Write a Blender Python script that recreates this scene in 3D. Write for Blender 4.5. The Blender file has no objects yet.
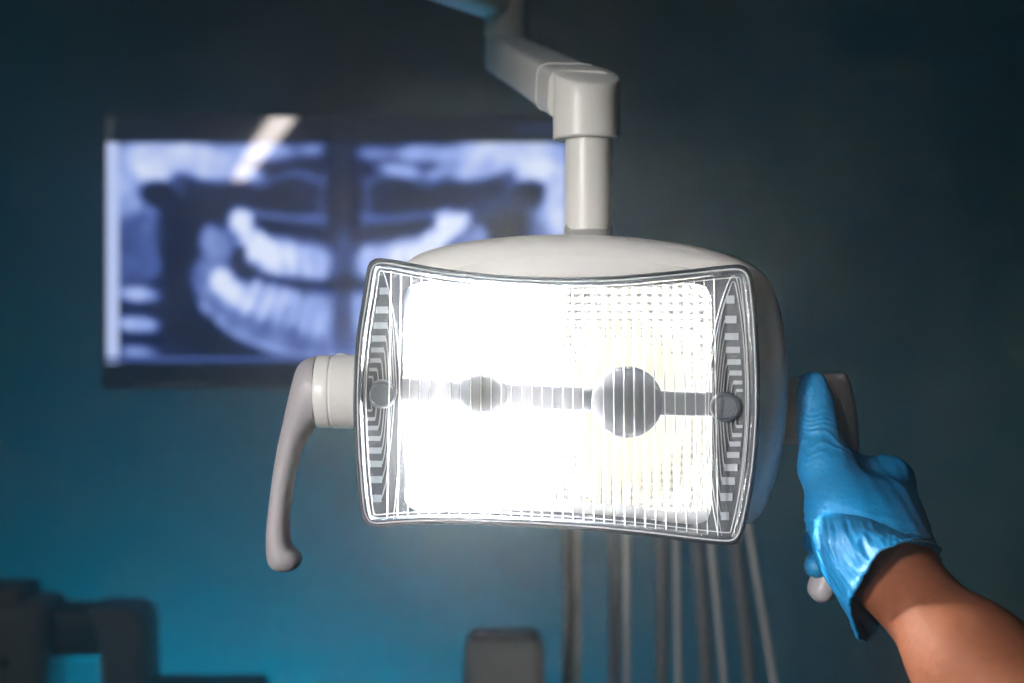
import bpy, bmesh, math, random
import numpy as np
from mathutils import Vector, Matrix

random.seed(7)
rng = np.random.default_rng(7)
S = bpy.context.scene
COL = S.collection
FPX = 50.0 / 36.0 * 1024.0
CAM = Vector((0.0, 0.0, 1.5))
PI = math.pi


def P(px, py, Y):
    """A point of the place at distance Y from the lens, from where it is seen in the 1024x683 photograph."""
    return Vector(((px - 512.0) / FPX * Y, Y, 1.5 - (py - 341.5) / FPX * Y))


def lin(r, g, b):
    f = lambda c: (c / 12.92 if c <= 0.04045 else ((c + 0.055) / 1.055) ** 2.4)
    return (f(r / 255), f(g / 255), f(b / 255), 1.0)


# ------------------------------------------------------------------ materials
def nodes(m):
    m.use_nodes = True
    nt = m.node_tree
    nt.nodes.clear()
    out = nt.nodes.new('ShaderNodeOutputMaterial')
    return nt, out


def plastic(name, col, rough=0.4, spec=0.5, metal=0.0, bump=0.0, bscale=200.0, var=0.0, sss=0.0, coat=0.0):
    m = bpy.data.materials.new(name)
    nt, out = nodes(m)
    b = nt.nodes.new('ShaderNodeBsdfPrincipled')
    b.inputs['Base Color'].default_value = col
    b.inputs['Roughness'].default_value = rough
    b.inputs['Specular IOR Level'].default_value = spec
    b.inputs['Metallic'].default_value = metal
    b.inputs['Coat Weight'].default_value = coat
    if sss:
        b.inputs['Subsurface Weight'].default_value = sss
        b.inputs['Subsurface Radius'].default_value = (0.006, 0.0025, 0.0015)
        b.inputs['Subsurface Scale'].default_value = 1.0
    if bump or var:
        tc = nt.nodes.new('ShaderNodeTexCoord')
        nz = nt.nodes.new('ShaderNodeTexNoise')
        nz.inputs['Scale'].default_value = bscale
        nz.inputs['Detail'].default_value = 4.0
        nt.links.new(tc.outputs['Object'], nz.inputs['Vector'])
        if bump:
            bp = nt.nodes.new('ShaderNodeBump')
            bp.inputs['Strength'].default_value = bump
            bp.inputs['Distance'].default_value = 0.001
            nt.links.new(nz.outputs['Fac'], bp.inputs['Height'])
            nt.links.new(bp.outputs['Normal'], b.inputs['Normal'])
        if var:
            mx = nt.nodes.new('ShaderNodeMix')
            mx.data_type = 'RGBA'
            mx.inputs['A'].default_value = tuple(c * (1 - var) for c in col[:3]) + (1,)
            mx.inputs['B'].default_value = tuple(min(1, c * (1 + var)) for c in col[:3]) + (1,)
            nt.links.new(nz.outputs['Fac'], mx.inputs['Factor'])
            nt.links.new(mx.outputs['Result'], b.inputs['Base Color'])
    nt.links.new(b.outputs['BSDF'], out.inputs['Surface'])
    return m


def clear_plastic(name, tint, ior=1.45, rough=0.08, body=0.0, body_col=(0.3, 0.35, 0.4, 1), trans=0.0):
    """Thin clear plastic: see-through, a Fresnel gloss and a little cloudiness of its own."""
    m = bpy.data.materials.new(name)
    nt, out = nodes(m)
    tr = nt.nodes.new('ShaderNodeBsdfTransparent')
    tr.inputs['Color'].default_value = tint
    gl = nt.nodes.new('ShaderNodeBsdfGlossy')
    gl.inputs['Roughness'].default_value = rough
    fr = nt.nodes.new('ShaderNodeFresnel')
    fr.inputs['IOR'].default_value = ior
    mx = nt.nodes.new('ShaderNodeMixShader')
    last = tr.outputs[0]
    if body:
        df = nt.nodes.new('ShaderNodeBsdfDiffuse')
        df.inputs['Color'].default_value = body_col
        src = df.outputs[0]
        if trans:
            tl = nt.nodes.new('ShaderNodeBsdfTranslucent')
            tl.inputs['Color'].default_value = body_col
            mt = nt.nodes.new('ShaderNodeMixShader')
            mt.inputs[0].default_value = trans
            nt.links.new(df.outputs[0], mt.inputs[1])
            nt.links.new(tl.outputs[0], mt.inputs[2])
            src = mt.outputs[0]
        mb = nt.nodes.new('ShaderNodeMixShader')
        mb.inputs[0].default_value = body
        nt.links.new(last, mb.inputs[1])
        nt.links.new(src, mb.inputs[2])
        last = mb.outputs[0]
    nt.links.new(fr.outputs[0], mx.inputs[0])
    nt.links.new(last, mx.inputs[1])
    nt.links.new(gl.outputs[0], mx.inputs[2])
    nt.links.new(mx.outputs[0], out.inputs['Surface'])
    return m


def satin_mirror(name, col, rough, satin):
    m = bpy.data.materials.new(name)
    nt, out = nodes(m)
    gl = nt.nodes.new('ShaderNodeBsdfGlossy')
    gl.inputs['Color'].default_value = col; gl.inputs['Roughness'].default_value = rough
    df = nt.nodes.new('ShaderNodeBsdfDiffuse')
    df.inputs['Color'].default_value = col
    mx = nt.nodes.new('ShaderNodeMixShader'); mx.inputs[0].default_value = satin
    nt.links.new(gl.outputs[0], mx.inputs[1]); nt.links.new(df.outputs[0], mx.inputs[2])
    nt.links.new(mx.outputs[0], out.inputs['Surface'])
    return m


def emitter(name, col, strength):
    m = bpy.data.materials.new(name)
    nt, out = nodes(m)
    e = nt.nodes.new('ShaderNodeEmission')
    e.inputs['Color'].default_value = col
    e.inputs['Strength'].default_value = strength
    nt.links.new(e.outputs[0], out.inputs['Surface'])
    return m


M = {
    'wall': plastic('wall_paint', lin(54, 82, 84), rough=0.75, spec=0.25, bump=0.05, bscale=60, var=0.04),
    'floor': plastic('floor_vinyl', lin(70, 82, 90), rough=0.5, var=0.1, bscale=4),
    'ceiling': plastic('ceiling_paint', lin(110, 115, 118), rough=0.9, var=0.05, bscale=8),
    'trim': plastic('skirting_paint', lin(60, 70, 78), rough=0.6, var=0.05, bscale=12),
    'white': plastic('white_enamel', lin(222, 221, 219), rough=0.32, bump=0.02, bscale=400),
    'arm': plastic('cream_enamel', lin(222, 220, 215), rough=0.36, bump=0.02, bscale=300),
    'seam': plastic('seam_grey', lin(120, 120, 122), rough=0.5, var=0.05),
    'handle': plastic('handle_plastic', lin(168, 163, 168), rough=0.45, bump=0.04, bscale=900),
    'inner': plastic('bezel_slate', lin(36, 43, 54), rough=0.4, bump=0.25, bscale=1500, var=0.2),
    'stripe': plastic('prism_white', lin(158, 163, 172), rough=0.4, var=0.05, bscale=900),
    'shield': plastic('shield_metal', lin(62, 67, 80), rough=0.5, metal=0.3, var=0.08, bscale=500),
    'bar': plastic('bar_metal', lin(92, 96, 106), rough=0.5, metal=0.3, bump=0.2, bscale=1800, var=0.15),
    'screw': plastic('screw_slate', lin(60, 68, 82), rough=0.4, bump=0.3, bscale=1200, var=0.2),
    'reflector': satin_mirror('reflector_satin', (0.92, 0.90, 0.85, 1), .12, 1.0),
    'reflector_clean': satin_mirror('reflector_clean', (0.92, 0.89, 0.82, 1), .08, .002),
    'bezel': plastic('monitor_black', lin(14, 17, 24), rough=0.35, var=0.1, bscale=50),
    'glove': plastic('nitrile_blue', lin(22, 128, 184), rough=0.5, spec=0.45, bump=0.35, bscale=420, var=0.1),
    'skin': plastic('skin', lin(130, 78, 55), rough=0.65, spec=0.22, bump=0.35, bscale=260, var=0.14, sss=0.15),
    'nail': plastic('nail', lin(205, 160, 140), rough=0.3),
    'rod': plastic('whip_steel', lin(190, 184, 180), rough=0.4, metal=0.2, var=0.06),
    'hose': plastic('hose_rubber', lin(96, 98, 104), rough=0.5, var=0.08, bscale=120),
    'unit': plastic('unit_grey', lin(152, 150, 147), rough=0.45, var=0.05, bscale=30),
    'unit_dark': plastic('unit_dark_grey', lin(108, 105, 104), rough=0.5, var=0.06, bscale=30),
    'unit_black': plastic('unit_black', lin(34, 36, 44), rough=0.5, var=0.1, bscale=30),
    'lens': clear_plastic('clear_lens', (0.96, 0.97, 0.98, 1), rough=0.06, body=0.008, body_col=(0.5, 0.55, 0.6, 1)),
    'rim': clear_plastic('clear_rim', (0.46, 0.52, 0.58, 1), rough=0.25, body=0.34, body_col=(0.11, 0.14, 0.18, 1), trans=0.0),
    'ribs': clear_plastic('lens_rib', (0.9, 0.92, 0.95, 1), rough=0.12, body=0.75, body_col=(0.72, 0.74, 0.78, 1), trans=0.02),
    'bulb': emitter('lit_bulb', (1.0, 0.95, 0.86, 1), 11000.0),
    'bulb_dim': emitter('dim_bulb', (1.0, 0.95, 0.86, 1), 1.1),
    'tube': emitter('lit_tube', (1.0, 0.9, 0.86, 1), 30.0),
}


# ------------------------------------------------------------------ object helpers
def empty(name, loc, label=None, cat=None, group=None):
    o = bpy.data.objects.new(name, None)
    o.empty_display_size = 0.02
    o.location = loc
    COL.objects.link(o)
    if label: o['label'] = label
    if cat: o['category'] = cat
    if group: o['group'] = group
    return o


def world_loc(o):
    v = Vector((0, 0, 0))
    while o is not None:
        v += Vector(o.location)
        o = o.parent
    return v


def mesh(name, verts, faces, mat, parent=None, smooth=True, sharp=42, fix=True):
    off = world_loc(parent) if parent else Vector((0, 0, 0))
    me = bpy.data.meshes.new(name)
    me.from_pydata([tuple(Vector(v) - off) for v in verts], [], faces)
    if fix:
        bm = bmesh.new()
        bm.from_mesh(me)
        bmesh.ops.recalc_face_normals(bm, faces=bm.faces)
        bm.to_mesh(me)
        bm.free()
    me.materials.append(mat)
    if smooth:
        me.polygons.foreach_set('use_smooth', [True] * len(me.polygons))
        if sharp:
            me.set_sharp_from_angle(angle=math.radians(sharp))
    me.update()
    o = bpy.data.objects.new(name, me)
    COL.objects.link(o)
    if parent: o.parent = parent
    return o


def structure(name, verts, faces, mat, parent=None):
    o = mesh(name, verts, faces, mat, parent, smooth=False)
    o['kind'] = 'structure'
    return o


class MB:
    """Collects several shapes into one mesh."""
    def __init__(self): self.v, self.f = [], []
    def add(self, v, f):
        n = len(self.v)
        self.v += [Vector(a) for a in v]
        self.f += [tuple(i + n for i in q) for q in f]
        return self
    def build(self, name, mat, parent=None, **k): return mesh(name, self.v, self.f, mat, parent, **k)


def loft(rings, closed=True, cap0=True, cap1=True):
    n = len(rings[0]); v = [p for r in rings for p in r]; f = []
    for i in range(len(rings) - 1):
        for j in range(n if closed else n - 1):
            k = (j + 1) % n
            f.append((i * n + j, i * n + k, (i + 1) * n + k, (i + 1) * n + j))
    if closed and cap0: f.append(tuple(reversed(range(n))))
    if closed and cap1: f.append(tuple((len(rings) - 1) * n + j for j in range(n)))
    return v, f


def ring(c, a, b, n=32, ph=0.0, power=2.0):
    """Superellipse about c spanned by vectors a and b."""
    out = []
    for i in range(n):
        t = 2 * PI * i / n + ph
        ct, st = math.cos(t), math.sin(t)
        e = 2.0 / power
        x = math.copysign(abs(ct) ** e, ct); y = math.copysign(abs(st) ** e, st)
        out.append(c + a * x + b * y)
    return out


def lathe(base, axis, prof, n=40):
    """prof: (distance along axis, radius)."""
    axis = Vector(axis).normalized()
    a = axis.orthogonal().normalized(); b = axis.cross(a)
    return loft([ring(Vector(base) + axis * h, a * max(r, 1e-5), b * max(r, 1e-5), n) for h, r in prof])


def tube(path, r, n=14):
    path = [Vector(p) for p in path]
    rs = r if isinstance(r, (list, tuple)) else [r] * len(path)
    rings = []
    t0 = (path[1] - path[0]).normalized()
    a = t0.orthogonal().normalized()
    for i, p in enumerate(path):
        t = (path[min(i + 1, len(path) - 1)] - path[max(i - 1, 0)]).normalized()
        a = (a - t * a.dot(t)).normalized()
        b = t.cross(a)
        rings.append(ring(p, a * rs[i], b * rs[i], n))
    return loft(rings)


def rbox(c, size, bev=0.005, seg=3, rot=None):
    bm = bmesh.new()
    bmesh.ops.create_cube(bm, size=1.0)
    for v in bm.verts: v.co = Vector((v.co.x * size[0], v.co.y * size[1], v.co.z * size[2]))
    if bev: bmesh.ops.bevel(bm, geom=list(bm.edges), offset=bev, segments=seg, affect='EDGES', profile=0.5)
    R = rot.to_3x3() if rot is not None else Matrix.Identity(3)
    v = [R @ q.co + Vector(c) for q in bm.verts]
    bm.verts.ensure_lookup_table()
    f = [tuple(q.index for q in fc.verts) for fc in bm.faces]
    bm.free()
    return v, f


def spline(pts, m=8, closed=False):
    """Catmull-Rom through points of any dimension."""
    p = [np.array(q, float) for q in pts]; n = len(p); out = []
    for i in range(n if closed else n - 1):
        if closed: a, b, c, d = p[(i - 1) % n], p[i], p[(i + 1) % n], p[(i + 2) % n]
        else: a, b, c, d = p[max(i - 1, 0)], p[i], p[i + 1], p[min(i + 2, n - 1)]
        for k in range(m):
            t = k / m
            out.append(0.5 * (2 * b + (c - a) * t + (2 * a - 5 * b + 4 * c - d) * t * t + (3 * b - a - 3 * c + d) * t ** 3))
    if not closed: out.append(p[-1])
    return out


# ------------------------------------------------------------------ the room
WX0, WX1, WY0, WY1, H = -2.3, 2.3, -3.4, 2.2, 2.7


def slab(name, x0, x1, y0, y1, z0, z1, mat, parent=None):
    v = [(x, y, z) for z in (z0, z1) for y in (y0, y1) for x in (x0, x1)]
    f = [(0, 2, 3, 1), (4, 5, 7, 6), (0, 1, 5, 4), (2, 6, 7, 3), (0, 4, 6, 2), (1, 3, 7, 5)]
    return structure(name, v, f, mat, parent)


slab('floor', WX0 - .1, WX1 + .1, WY0 - .1, WY1 + .1, -0.1, 0, M['floor'])
slab('ceiling', WX0 - .1, WX1 + .1, WY0 - .1, WY1 + .1, H, H + .1, M['ceiling'])
slab('wall_back', WX0 - .1, WX1 + .1, WY1, WY1 + .1, 0, H, M['wall'])
slab('wall_left', WX0 - .1, WX0, WY0, WY1, 0, H, M['wall'])
slab('wall_right', WX1, WX1 + .1, WY0, WY1, 0, H, M['wall'])
slab('wall_front', WX0 - .1, WX1 + .1, WY0 - .1, WY0, 0, H, M['wall'])
slab('baseboard_back', WX0, WX1, WY1 - .015, WY1, 0, .09, M['trim'])

# ------------------------------------------------------------------ the operating light
light = empty('dental_operating_light', P(556, 400, 0.75),
              'white dental operating light switched on, with clear ribbed cover, on a jointed arm', 'lamp')


def Yc(px):
    """Distance of the front cover: its right side is turned nearer, its middle dished."""
    u = (px - 556.0) / 204.0
    return 0.711 - 0.014 * u + 0.008 * (1 - min(u * u, 1.3))


outline = [(375, 258.5), (390, 259), (440, 268), (500, 274.5), (560, 277), (620, 275.5), (680, 270), (735, 264.5),
           (747, 267), (753, 278), (757.5, 320), (760, 370), (760, 420), (756, 470), (749, 512), (743, 535),
           (738, 543.5), (728, 545.5), (700, 543), (650, 537), (600, 532), (560, 529), (500, 526), (450, 524.5),
           (400, 526), (377, 528), (366, 525), (361, 516), (357.5, 490), (354, 440), (353, 390), (356, 340), (362, 300),
           (366.5, 271), (369, 263)]
dense = np.array(spline(outline, 6, True))
seg = np.linalg.norm(np.roll(dense, -1, 0) - dense, axis=1)
cum = np.concatenate([[0], np.cumsum(seg)])
NO = 220
tt = np.linspace(0, cum[-1], NO, endpoint=False)
dl = np.vstack([dense, dense[:1]])
OUT = np.stack([np.interp(tt, cum, dl[:, 0]), np.interp(tt, cum, dl[:, 1])], 1)


def inset(d):
    t = np.roll(OUT, -2, 0) - np.roll(OUT, 2, 0)
    t /= np.linalg.norm(t, axis=1)[:, None]
    nrm = np.stack([-t[:, 1], t[:, 0]], 1)
    q = OUT + nrm * d
    for _ in range(2 if d else 0): q = (np.roll(q, 1, 0) + 2 * q + np.roll(q, -1, 0)) / 4
    return q


def oring(d, dy): return [P(a, b, Yc(a) + dy) for a, b in inset(d)]


# hood: a shallow white dome behind the cover
hood_pts = [(408, 261), (430, 250), (470, 241), (520, 236), (562, 234.5), (620, 236.5), (680, 243.5), (722, 253),
            (752, 265), (768, 279), (779, 305), (786, 345), (788, 392), (784, 440), (772, 490), (752, 522), (700, 532),
            (620, 524), (540, 516), (460, 512), (400, 508), (378, 480), (370, 400), (374, 330), (388, 280)]
hd = [np.array(q) for q in spline(hood_pts, 5, True)]
hc = np.array((578.0, 388.0))
rings = []
def Yh(px, y): return y - .014 * (px - 556.0) / 204.0 * max(0.0, min(1.0, (.81 - y) / .05))


for s, y in ((0.86, .7345), (0.91, .7360), (0.95, .739), (0.98, .744), (0.995, .750), (1.0, .758), (0.985, .782), (0.93, .809), (0.82, .829), (0.64, .846), (0.4, .857), (0.15, .861)):
    rings.append([P(a, b, Yh(a, y)) for a, b in (hc + (q - hc) * s for q in hd)])
hood_mb = MB().add(*loft(rings, cap0=False))
hood_front = [(hc + (q - hc) * .86) for q in hd]

# clear cover: face, rim, ribs
cx, cy = 556, 400
face_rings = []
base = inset(9.5)
for s in (1.0, 0.85, 0.65, 0.45, 0.25, 0.06):
    face_rings.append([P(cx + (a - cx) * s, cy + (b - cy) * s, Yc(cx + (a - cx) * s) + 0.0025) for a, b in base])
cover = MB().add(*loft(face_rings, cap0=False)).build('lens_cover', M['lens'], light, sharp=0)
MB().add(*loft([oring(3, .026), oring(0.5, .024), oring(0, .006), oring(1.2, .0015), oring(3.2, 0), oring(7.2, 0), oring(8.6, .0008), oring(9.6, .0025),
                oring(10.0, .006)], cap0=False, cap1=False)).build('cover_rim', M['rim'], cover, sharp=50)
# two bright beads that run along the inside of the rim
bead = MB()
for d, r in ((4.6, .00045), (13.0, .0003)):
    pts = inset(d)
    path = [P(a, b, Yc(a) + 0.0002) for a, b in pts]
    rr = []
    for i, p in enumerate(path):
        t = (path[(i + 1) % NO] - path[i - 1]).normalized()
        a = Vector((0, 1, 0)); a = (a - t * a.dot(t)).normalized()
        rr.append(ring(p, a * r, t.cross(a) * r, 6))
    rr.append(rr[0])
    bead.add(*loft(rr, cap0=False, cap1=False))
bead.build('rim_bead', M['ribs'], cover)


def edge_y(px, top, d):
    q = inset(d)
    sel = q[q[:, 1] < 400] if top else q[q[:, 1] > 400]
    sel = sel[np.argsort(sel[:, 0])]
    return float(np.interp(px, sel[:, 0], sel[:, 1]))


ribs = MB()
for k in range(33):
    u = k / 32
    xt, xb = 391 + u * 323, 387 + u * 331
    yt, yb = edge_y(xt, True, 12), edge_y(xb, False, 9)
    m = 14
    r = []
    for j in range(m + 1):
        t = j / m
        x, y = xt + (xb - xt) * t, yt + (yb - yt) * t
        Y = Yc(x) + .0022
        w = 0.62
        r.append([P(x - w, y, Y), P(x, y, Y - .0006), P(x + w, y, Y), P(x, y, Y + .0007)])
    ribs.add(*loft(r))
ribs.build('lens_ribs', M['ribs'], cover, sharp=30)

# slate inner bezel round the reflector window, with deep side walls
NB = NO
ang = np.arctan2(OUT[:, 1] - cy, OUT[:, 0] - cx)


def window_pt(a, x0=404, x1=712, y0=284, y1=518):
    c, s = math.cos(a), math.sin(a)
    p = 14.0
    hx, hy = (x1 - x0) / 2, (y1 - y0) / 2
    r = (abs(c / hx) ** p + abs(s / hy) ** p) ** (-1 / p)
    x, y = (x0 + x1) / 2 + r * c, (y0 + y1) / 2 + r * s
    y += 0.0
    return x, y


win = [window_pt(a) for a in ang]


def win_bow(x, y):
    """The window follows the dished top and bottom of the cover."""
    u = (x - 558) / 154.0
    if y < 400: return x, y + (4 - 9 * u * u) * (400 - y) / 116 + 1.0 * u
    return x, y + (-6 + 10 * u * u + 7 * u) * (y - 400) / 118


win = [win_bow(x, y) for x, y in win]
# the hood's front lip closes on the deep window of the reflector
ha = np.array([math.atan2(q[1] - cy, q[0] - cx) for q in hood_front]); hr = np.array([math.hypot(q[0] - cx, q[1] - cy) for q in hood_front])
o_ = np.argsort(ha); hr_i = np.interp(ang, ha[o_], hr[o_], period=2 * PI)
lip = [P(cx + r_ * math.cos(a_), cy + r_ * math.sin(a_), Yh(cx + r_ * math.cos(a_), .7345)) for a_, r_ in zip(ang, hr_i)]
lip2 = [P(cx + (x - cx) * 1.03, cy + (y - cy) * 1.03, Yh(x, .738)) for x, y in win]
hood_mb.add(*loft([lip, lip2, [P(cx + (x - cx) * 1.03, cy + (y - cy) * 1.03, .80) for x, y in win]], cap0=False))
hood_mb.build('hood', M['white'], light, sharp=60)
bz = MB()
bz.add(*loft([oring(2.5, .024), oring(2.5, .012), [P(a, b, Yc(a) + .012) for a, b in win],
              [P(a, b, .775) for a, b in win]], cap0=False, cap1=False))
bezel = bz.build('inner_bezel', M['inner'], light, sharp=30)


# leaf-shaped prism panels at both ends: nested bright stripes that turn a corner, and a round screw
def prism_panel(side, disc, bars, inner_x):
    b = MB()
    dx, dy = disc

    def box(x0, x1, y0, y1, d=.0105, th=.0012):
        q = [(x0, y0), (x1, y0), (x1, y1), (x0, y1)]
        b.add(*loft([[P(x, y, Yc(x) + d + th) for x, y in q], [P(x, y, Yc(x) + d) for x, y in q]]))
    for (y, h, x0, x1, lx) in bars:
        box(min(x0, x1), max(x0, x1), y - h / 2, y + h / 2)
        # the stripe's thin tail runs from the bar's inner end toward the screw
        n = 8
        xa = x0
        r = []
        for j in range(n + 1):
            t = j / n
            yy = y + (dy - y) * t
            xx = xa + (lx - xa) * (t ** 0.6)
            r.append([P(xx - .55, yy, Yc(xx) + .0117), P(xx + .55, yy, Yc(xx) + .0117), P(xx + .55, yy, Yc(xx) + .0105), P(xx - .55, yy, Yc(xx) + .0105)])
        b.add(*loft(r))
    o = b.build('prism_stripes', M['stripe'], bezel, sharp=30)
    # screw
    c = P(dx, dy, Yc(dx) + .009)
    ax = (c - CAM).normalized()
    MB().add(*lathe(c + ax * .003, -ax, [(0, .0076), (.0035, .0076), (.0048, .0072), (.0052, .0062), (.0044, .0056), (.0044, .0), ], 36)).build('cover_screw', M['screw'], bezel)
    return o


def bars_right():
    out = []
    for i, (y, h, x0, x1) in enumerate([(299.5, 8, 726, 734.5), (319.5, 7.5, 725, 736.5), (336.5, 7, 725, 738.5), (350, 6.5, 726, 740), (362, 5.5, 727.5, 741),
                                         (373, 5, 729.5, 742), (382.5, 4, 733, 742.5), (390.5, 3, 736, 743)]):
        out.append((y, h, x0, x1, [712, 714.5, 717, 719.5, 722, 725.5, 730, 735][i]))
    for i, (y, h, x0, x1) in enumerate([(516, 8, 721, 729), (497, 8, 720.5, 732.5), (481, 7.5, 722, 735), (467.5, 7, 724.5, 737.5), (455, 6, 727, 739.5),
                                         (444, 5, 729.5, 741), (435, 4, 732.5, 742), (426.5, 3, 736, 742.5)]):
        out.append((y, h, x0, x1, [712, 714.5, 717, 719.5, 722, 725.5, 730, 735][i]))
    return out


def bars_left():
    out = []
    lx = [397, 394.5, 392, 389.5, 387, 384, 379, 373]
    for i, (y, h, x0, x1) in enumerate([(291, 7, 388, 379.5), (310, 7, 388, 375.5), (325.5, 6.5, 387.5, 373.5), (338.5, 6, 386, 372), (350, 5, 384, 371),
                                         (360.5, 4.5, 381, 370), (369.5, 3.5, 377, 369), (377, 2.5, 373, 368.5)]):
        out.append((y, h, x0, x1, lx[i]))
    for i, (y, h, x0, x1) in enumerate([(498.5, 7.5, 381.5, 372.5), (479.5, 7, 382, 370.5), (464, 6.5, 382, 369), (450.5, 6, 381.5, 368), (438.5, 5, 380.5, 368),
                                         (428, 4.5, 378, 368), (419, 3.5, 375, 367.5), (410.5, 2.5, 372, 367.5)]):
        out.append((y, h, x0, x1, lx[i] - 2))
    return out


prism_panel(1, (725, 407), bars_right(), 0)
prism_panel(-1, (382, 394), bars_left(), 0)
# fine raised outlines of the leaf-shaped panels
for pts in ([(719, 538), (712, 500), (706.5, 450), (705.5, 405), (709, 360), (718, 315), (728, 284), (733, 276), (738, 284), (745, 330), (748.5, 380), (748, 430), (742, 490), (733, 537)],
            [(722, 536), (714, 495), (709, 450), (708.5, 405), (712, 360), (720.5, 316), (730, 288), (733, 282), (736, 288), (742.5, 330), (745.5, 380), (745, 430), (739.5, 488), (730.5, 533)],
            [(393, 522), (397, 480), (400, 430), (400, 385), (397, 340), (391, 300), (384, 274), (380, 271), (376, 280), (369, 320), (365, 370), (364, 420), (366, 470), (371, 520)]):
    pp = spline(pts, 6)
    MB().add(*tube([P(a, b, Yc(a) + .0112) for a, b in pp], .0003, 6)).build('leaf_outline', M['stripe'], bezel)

# reflector: faceted mirror that gathers each bulb's light toward the point where the lens stands
BULBS = [P(483, 394, .748), P(627, 402, .742)]
nx, ny = 31 * 6, 30 * 6
F2 = np.array(CAM)
gx, gy = np.meshgrid(np.linspace(402, 714, nx + 1), np.linspace(277, 524, ny + 1))
D = np.stack([(gx - 512) / FPX, np.ones_like(gx), -(gy - 341.5) / FPX], -1)
D /= np.linalg.norm(D, axis=-1)[..., None]
ts = []
for bpos in BULBS:
    F1 = np.array(bpos)
    L = np.linalg.norm(F1 - F2)
    Sg = L + 2 * 0.034
    ts.append((Sg ** 2 - L ** 2) / (2 * (Sg - D @ (F1 - F2))))
tm = np.maximum(ts[0], ts[1])
cellx = (gx - 402) / (312 / 31); celly = (gy - 277) / (247 / 30)
# the facets bulge more toward the rim of each bowl and are flatter in the lower half
dR = np.hypot(gx - 627, (gy - 402) * 1.05)
amp_f = np.clip((dR - 22) / 85, .12, 1.0)
low = np.where(gy > 402, .35, 1.0)
bump = np.abs(np.sin(PI * cellx)) ** 0.8 * 0.00025 * amp_f + np.abs(np.sin(PI * celly)) ** 0.8 * 0.00016 * amp_f * low
tm = tm - bump
R = F2 + D * tm[..., None]
half = int(round((555 - 402) / 312 * nx))
for i0, i1, mt in ((0, half, M['reflector']), (half, nx, M['reflector_clean'])):
    w_ = i1 - i0 + 1
    v = [Vector(p) for p in R[:, i0:i1 + 1].reshape(-1, 3)]
    f = [(j * w_ + i, j * w_ + i + 1, (j + 1) * w_ + i + 1, (j + 1) * w_ + i) for j in range(ny) for i in range(w_ - 1)
         if R[j, i0 + i, 1] > Yc(gx[j, i0 + i]) + .0155]
    mesh('reflector', v, f, mt, light, sharp=0)

for bpos, (px, py, ra) in zip(BULBS, ((483, 393.5, .0125), (627, 402, .0182))):
    bl = MB()
    ax = Vector((0, -1, 0))
    bl.add(*lathe(bpos + Vector((0, .008, 0)), ax, [(0, .001), (.001, .003), (.003, .0045), (.007, .0056), (.012, .0052), (.0145, .0035), (.0158, .001)], 24))
    bl.build('bulb', M['bulb'] if px < 556 else M['bulb_dim'], light)
    sc = P(px, py, bpos.y - .018)
    ax = (CAM - sc).normalized()
    MB().add(*lathe(sc - ax * .002, ax, [(0, ra * .97), (.001, ra), (.0025, ra), (.004, ra * .93), (.0052, ra * .7), (.006, ra * .35), (.0062, .0001)], 48)).build('bulb_shield', M['shield'], light)
br = MB()
r = []
for px, py in ((403, 389), (440, 391), (560, 398), (660, 403), (713, 404)):
    c = P(px, py, .737)
    k = .737 / FPX
    r.append(ring(c, Vector((0, .004, 0)), Vector((0, 0, 12.2 * k)), 20, power=6))
br.add(*loft(r)).build('shield_bar', M['bar'], light, sharp=30)


# handles and sleeves
def pair_loft(pairs, Y, n=28, power=2.3):
    """pairs: (x0,y0,x1,y1,half depth in m[,Y])."""
    sp = spline([tuple(q) + ((Y,) if len(q) == 5 else ()) for q in pairs], 5)
    rs = []
    for x0, y0, x1, y1, hd_, yy in sp:
        a, b = P(x0, y0, yy), P(x1, y1, yy)
        rs.append(ring((a + b) / 2, (b - a) / 2, Vector((0, 1, 0)) * max(hd_, .0002), n, power=power))
    return loft(rs)


HY = .762
left_pairs = [(316.6, 356.3, 316.6, 427, .0188), (307, 358.5, 314, 430, .0180), (298, 367, 307, 440, .0165), (291, 390, 301, 453, .0145), (283, 425, 297, 470, .0125),
              (276, 458, 292.5, 492, .0112), (271, 492, 290, 516, .0108), (267.5, 522, 290, 535, .0106), (266.5, 543, 293, 546, .0108), (267.5, 559, 300, 553, .0112),
              (271, 567, 302, 560, .0098), (278, 571, 298, 567, .0065), (284, 572, 293, 570.5, .002)]
MB().add(*pair_loft(left_pairs, HY)).build('handle', M['handle'], light, sharp=60)
hs = MB()
k = HY / FPX
c = P(316.8, 391.5, HY)
hs.add(*lathe(c, (1, 0, 0), [(0, 34.8 * k), (.0008, 36.2 * k), (14 * k, 36.3 * k), (14.7 * k, 35.4 * k), (16.5 * k, 35.4 * k), (17.2 * k, 36.8 * k), (46 * k, 36.8 * k), (70 * k, 36 * k)], 56))
slv = hs.build('handle_sleeve', M['white'], light, sharp=50)
c = P(341, 355.5, HY)
MB().add(*lathe(c - Vector((0, 0, .002)), (0, 0, 1), [(0, .0032), (.002, .003), (.003, .0022), (.0034, .0003)], 20)).build('lock_pin', M['white'], slv)

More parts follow.
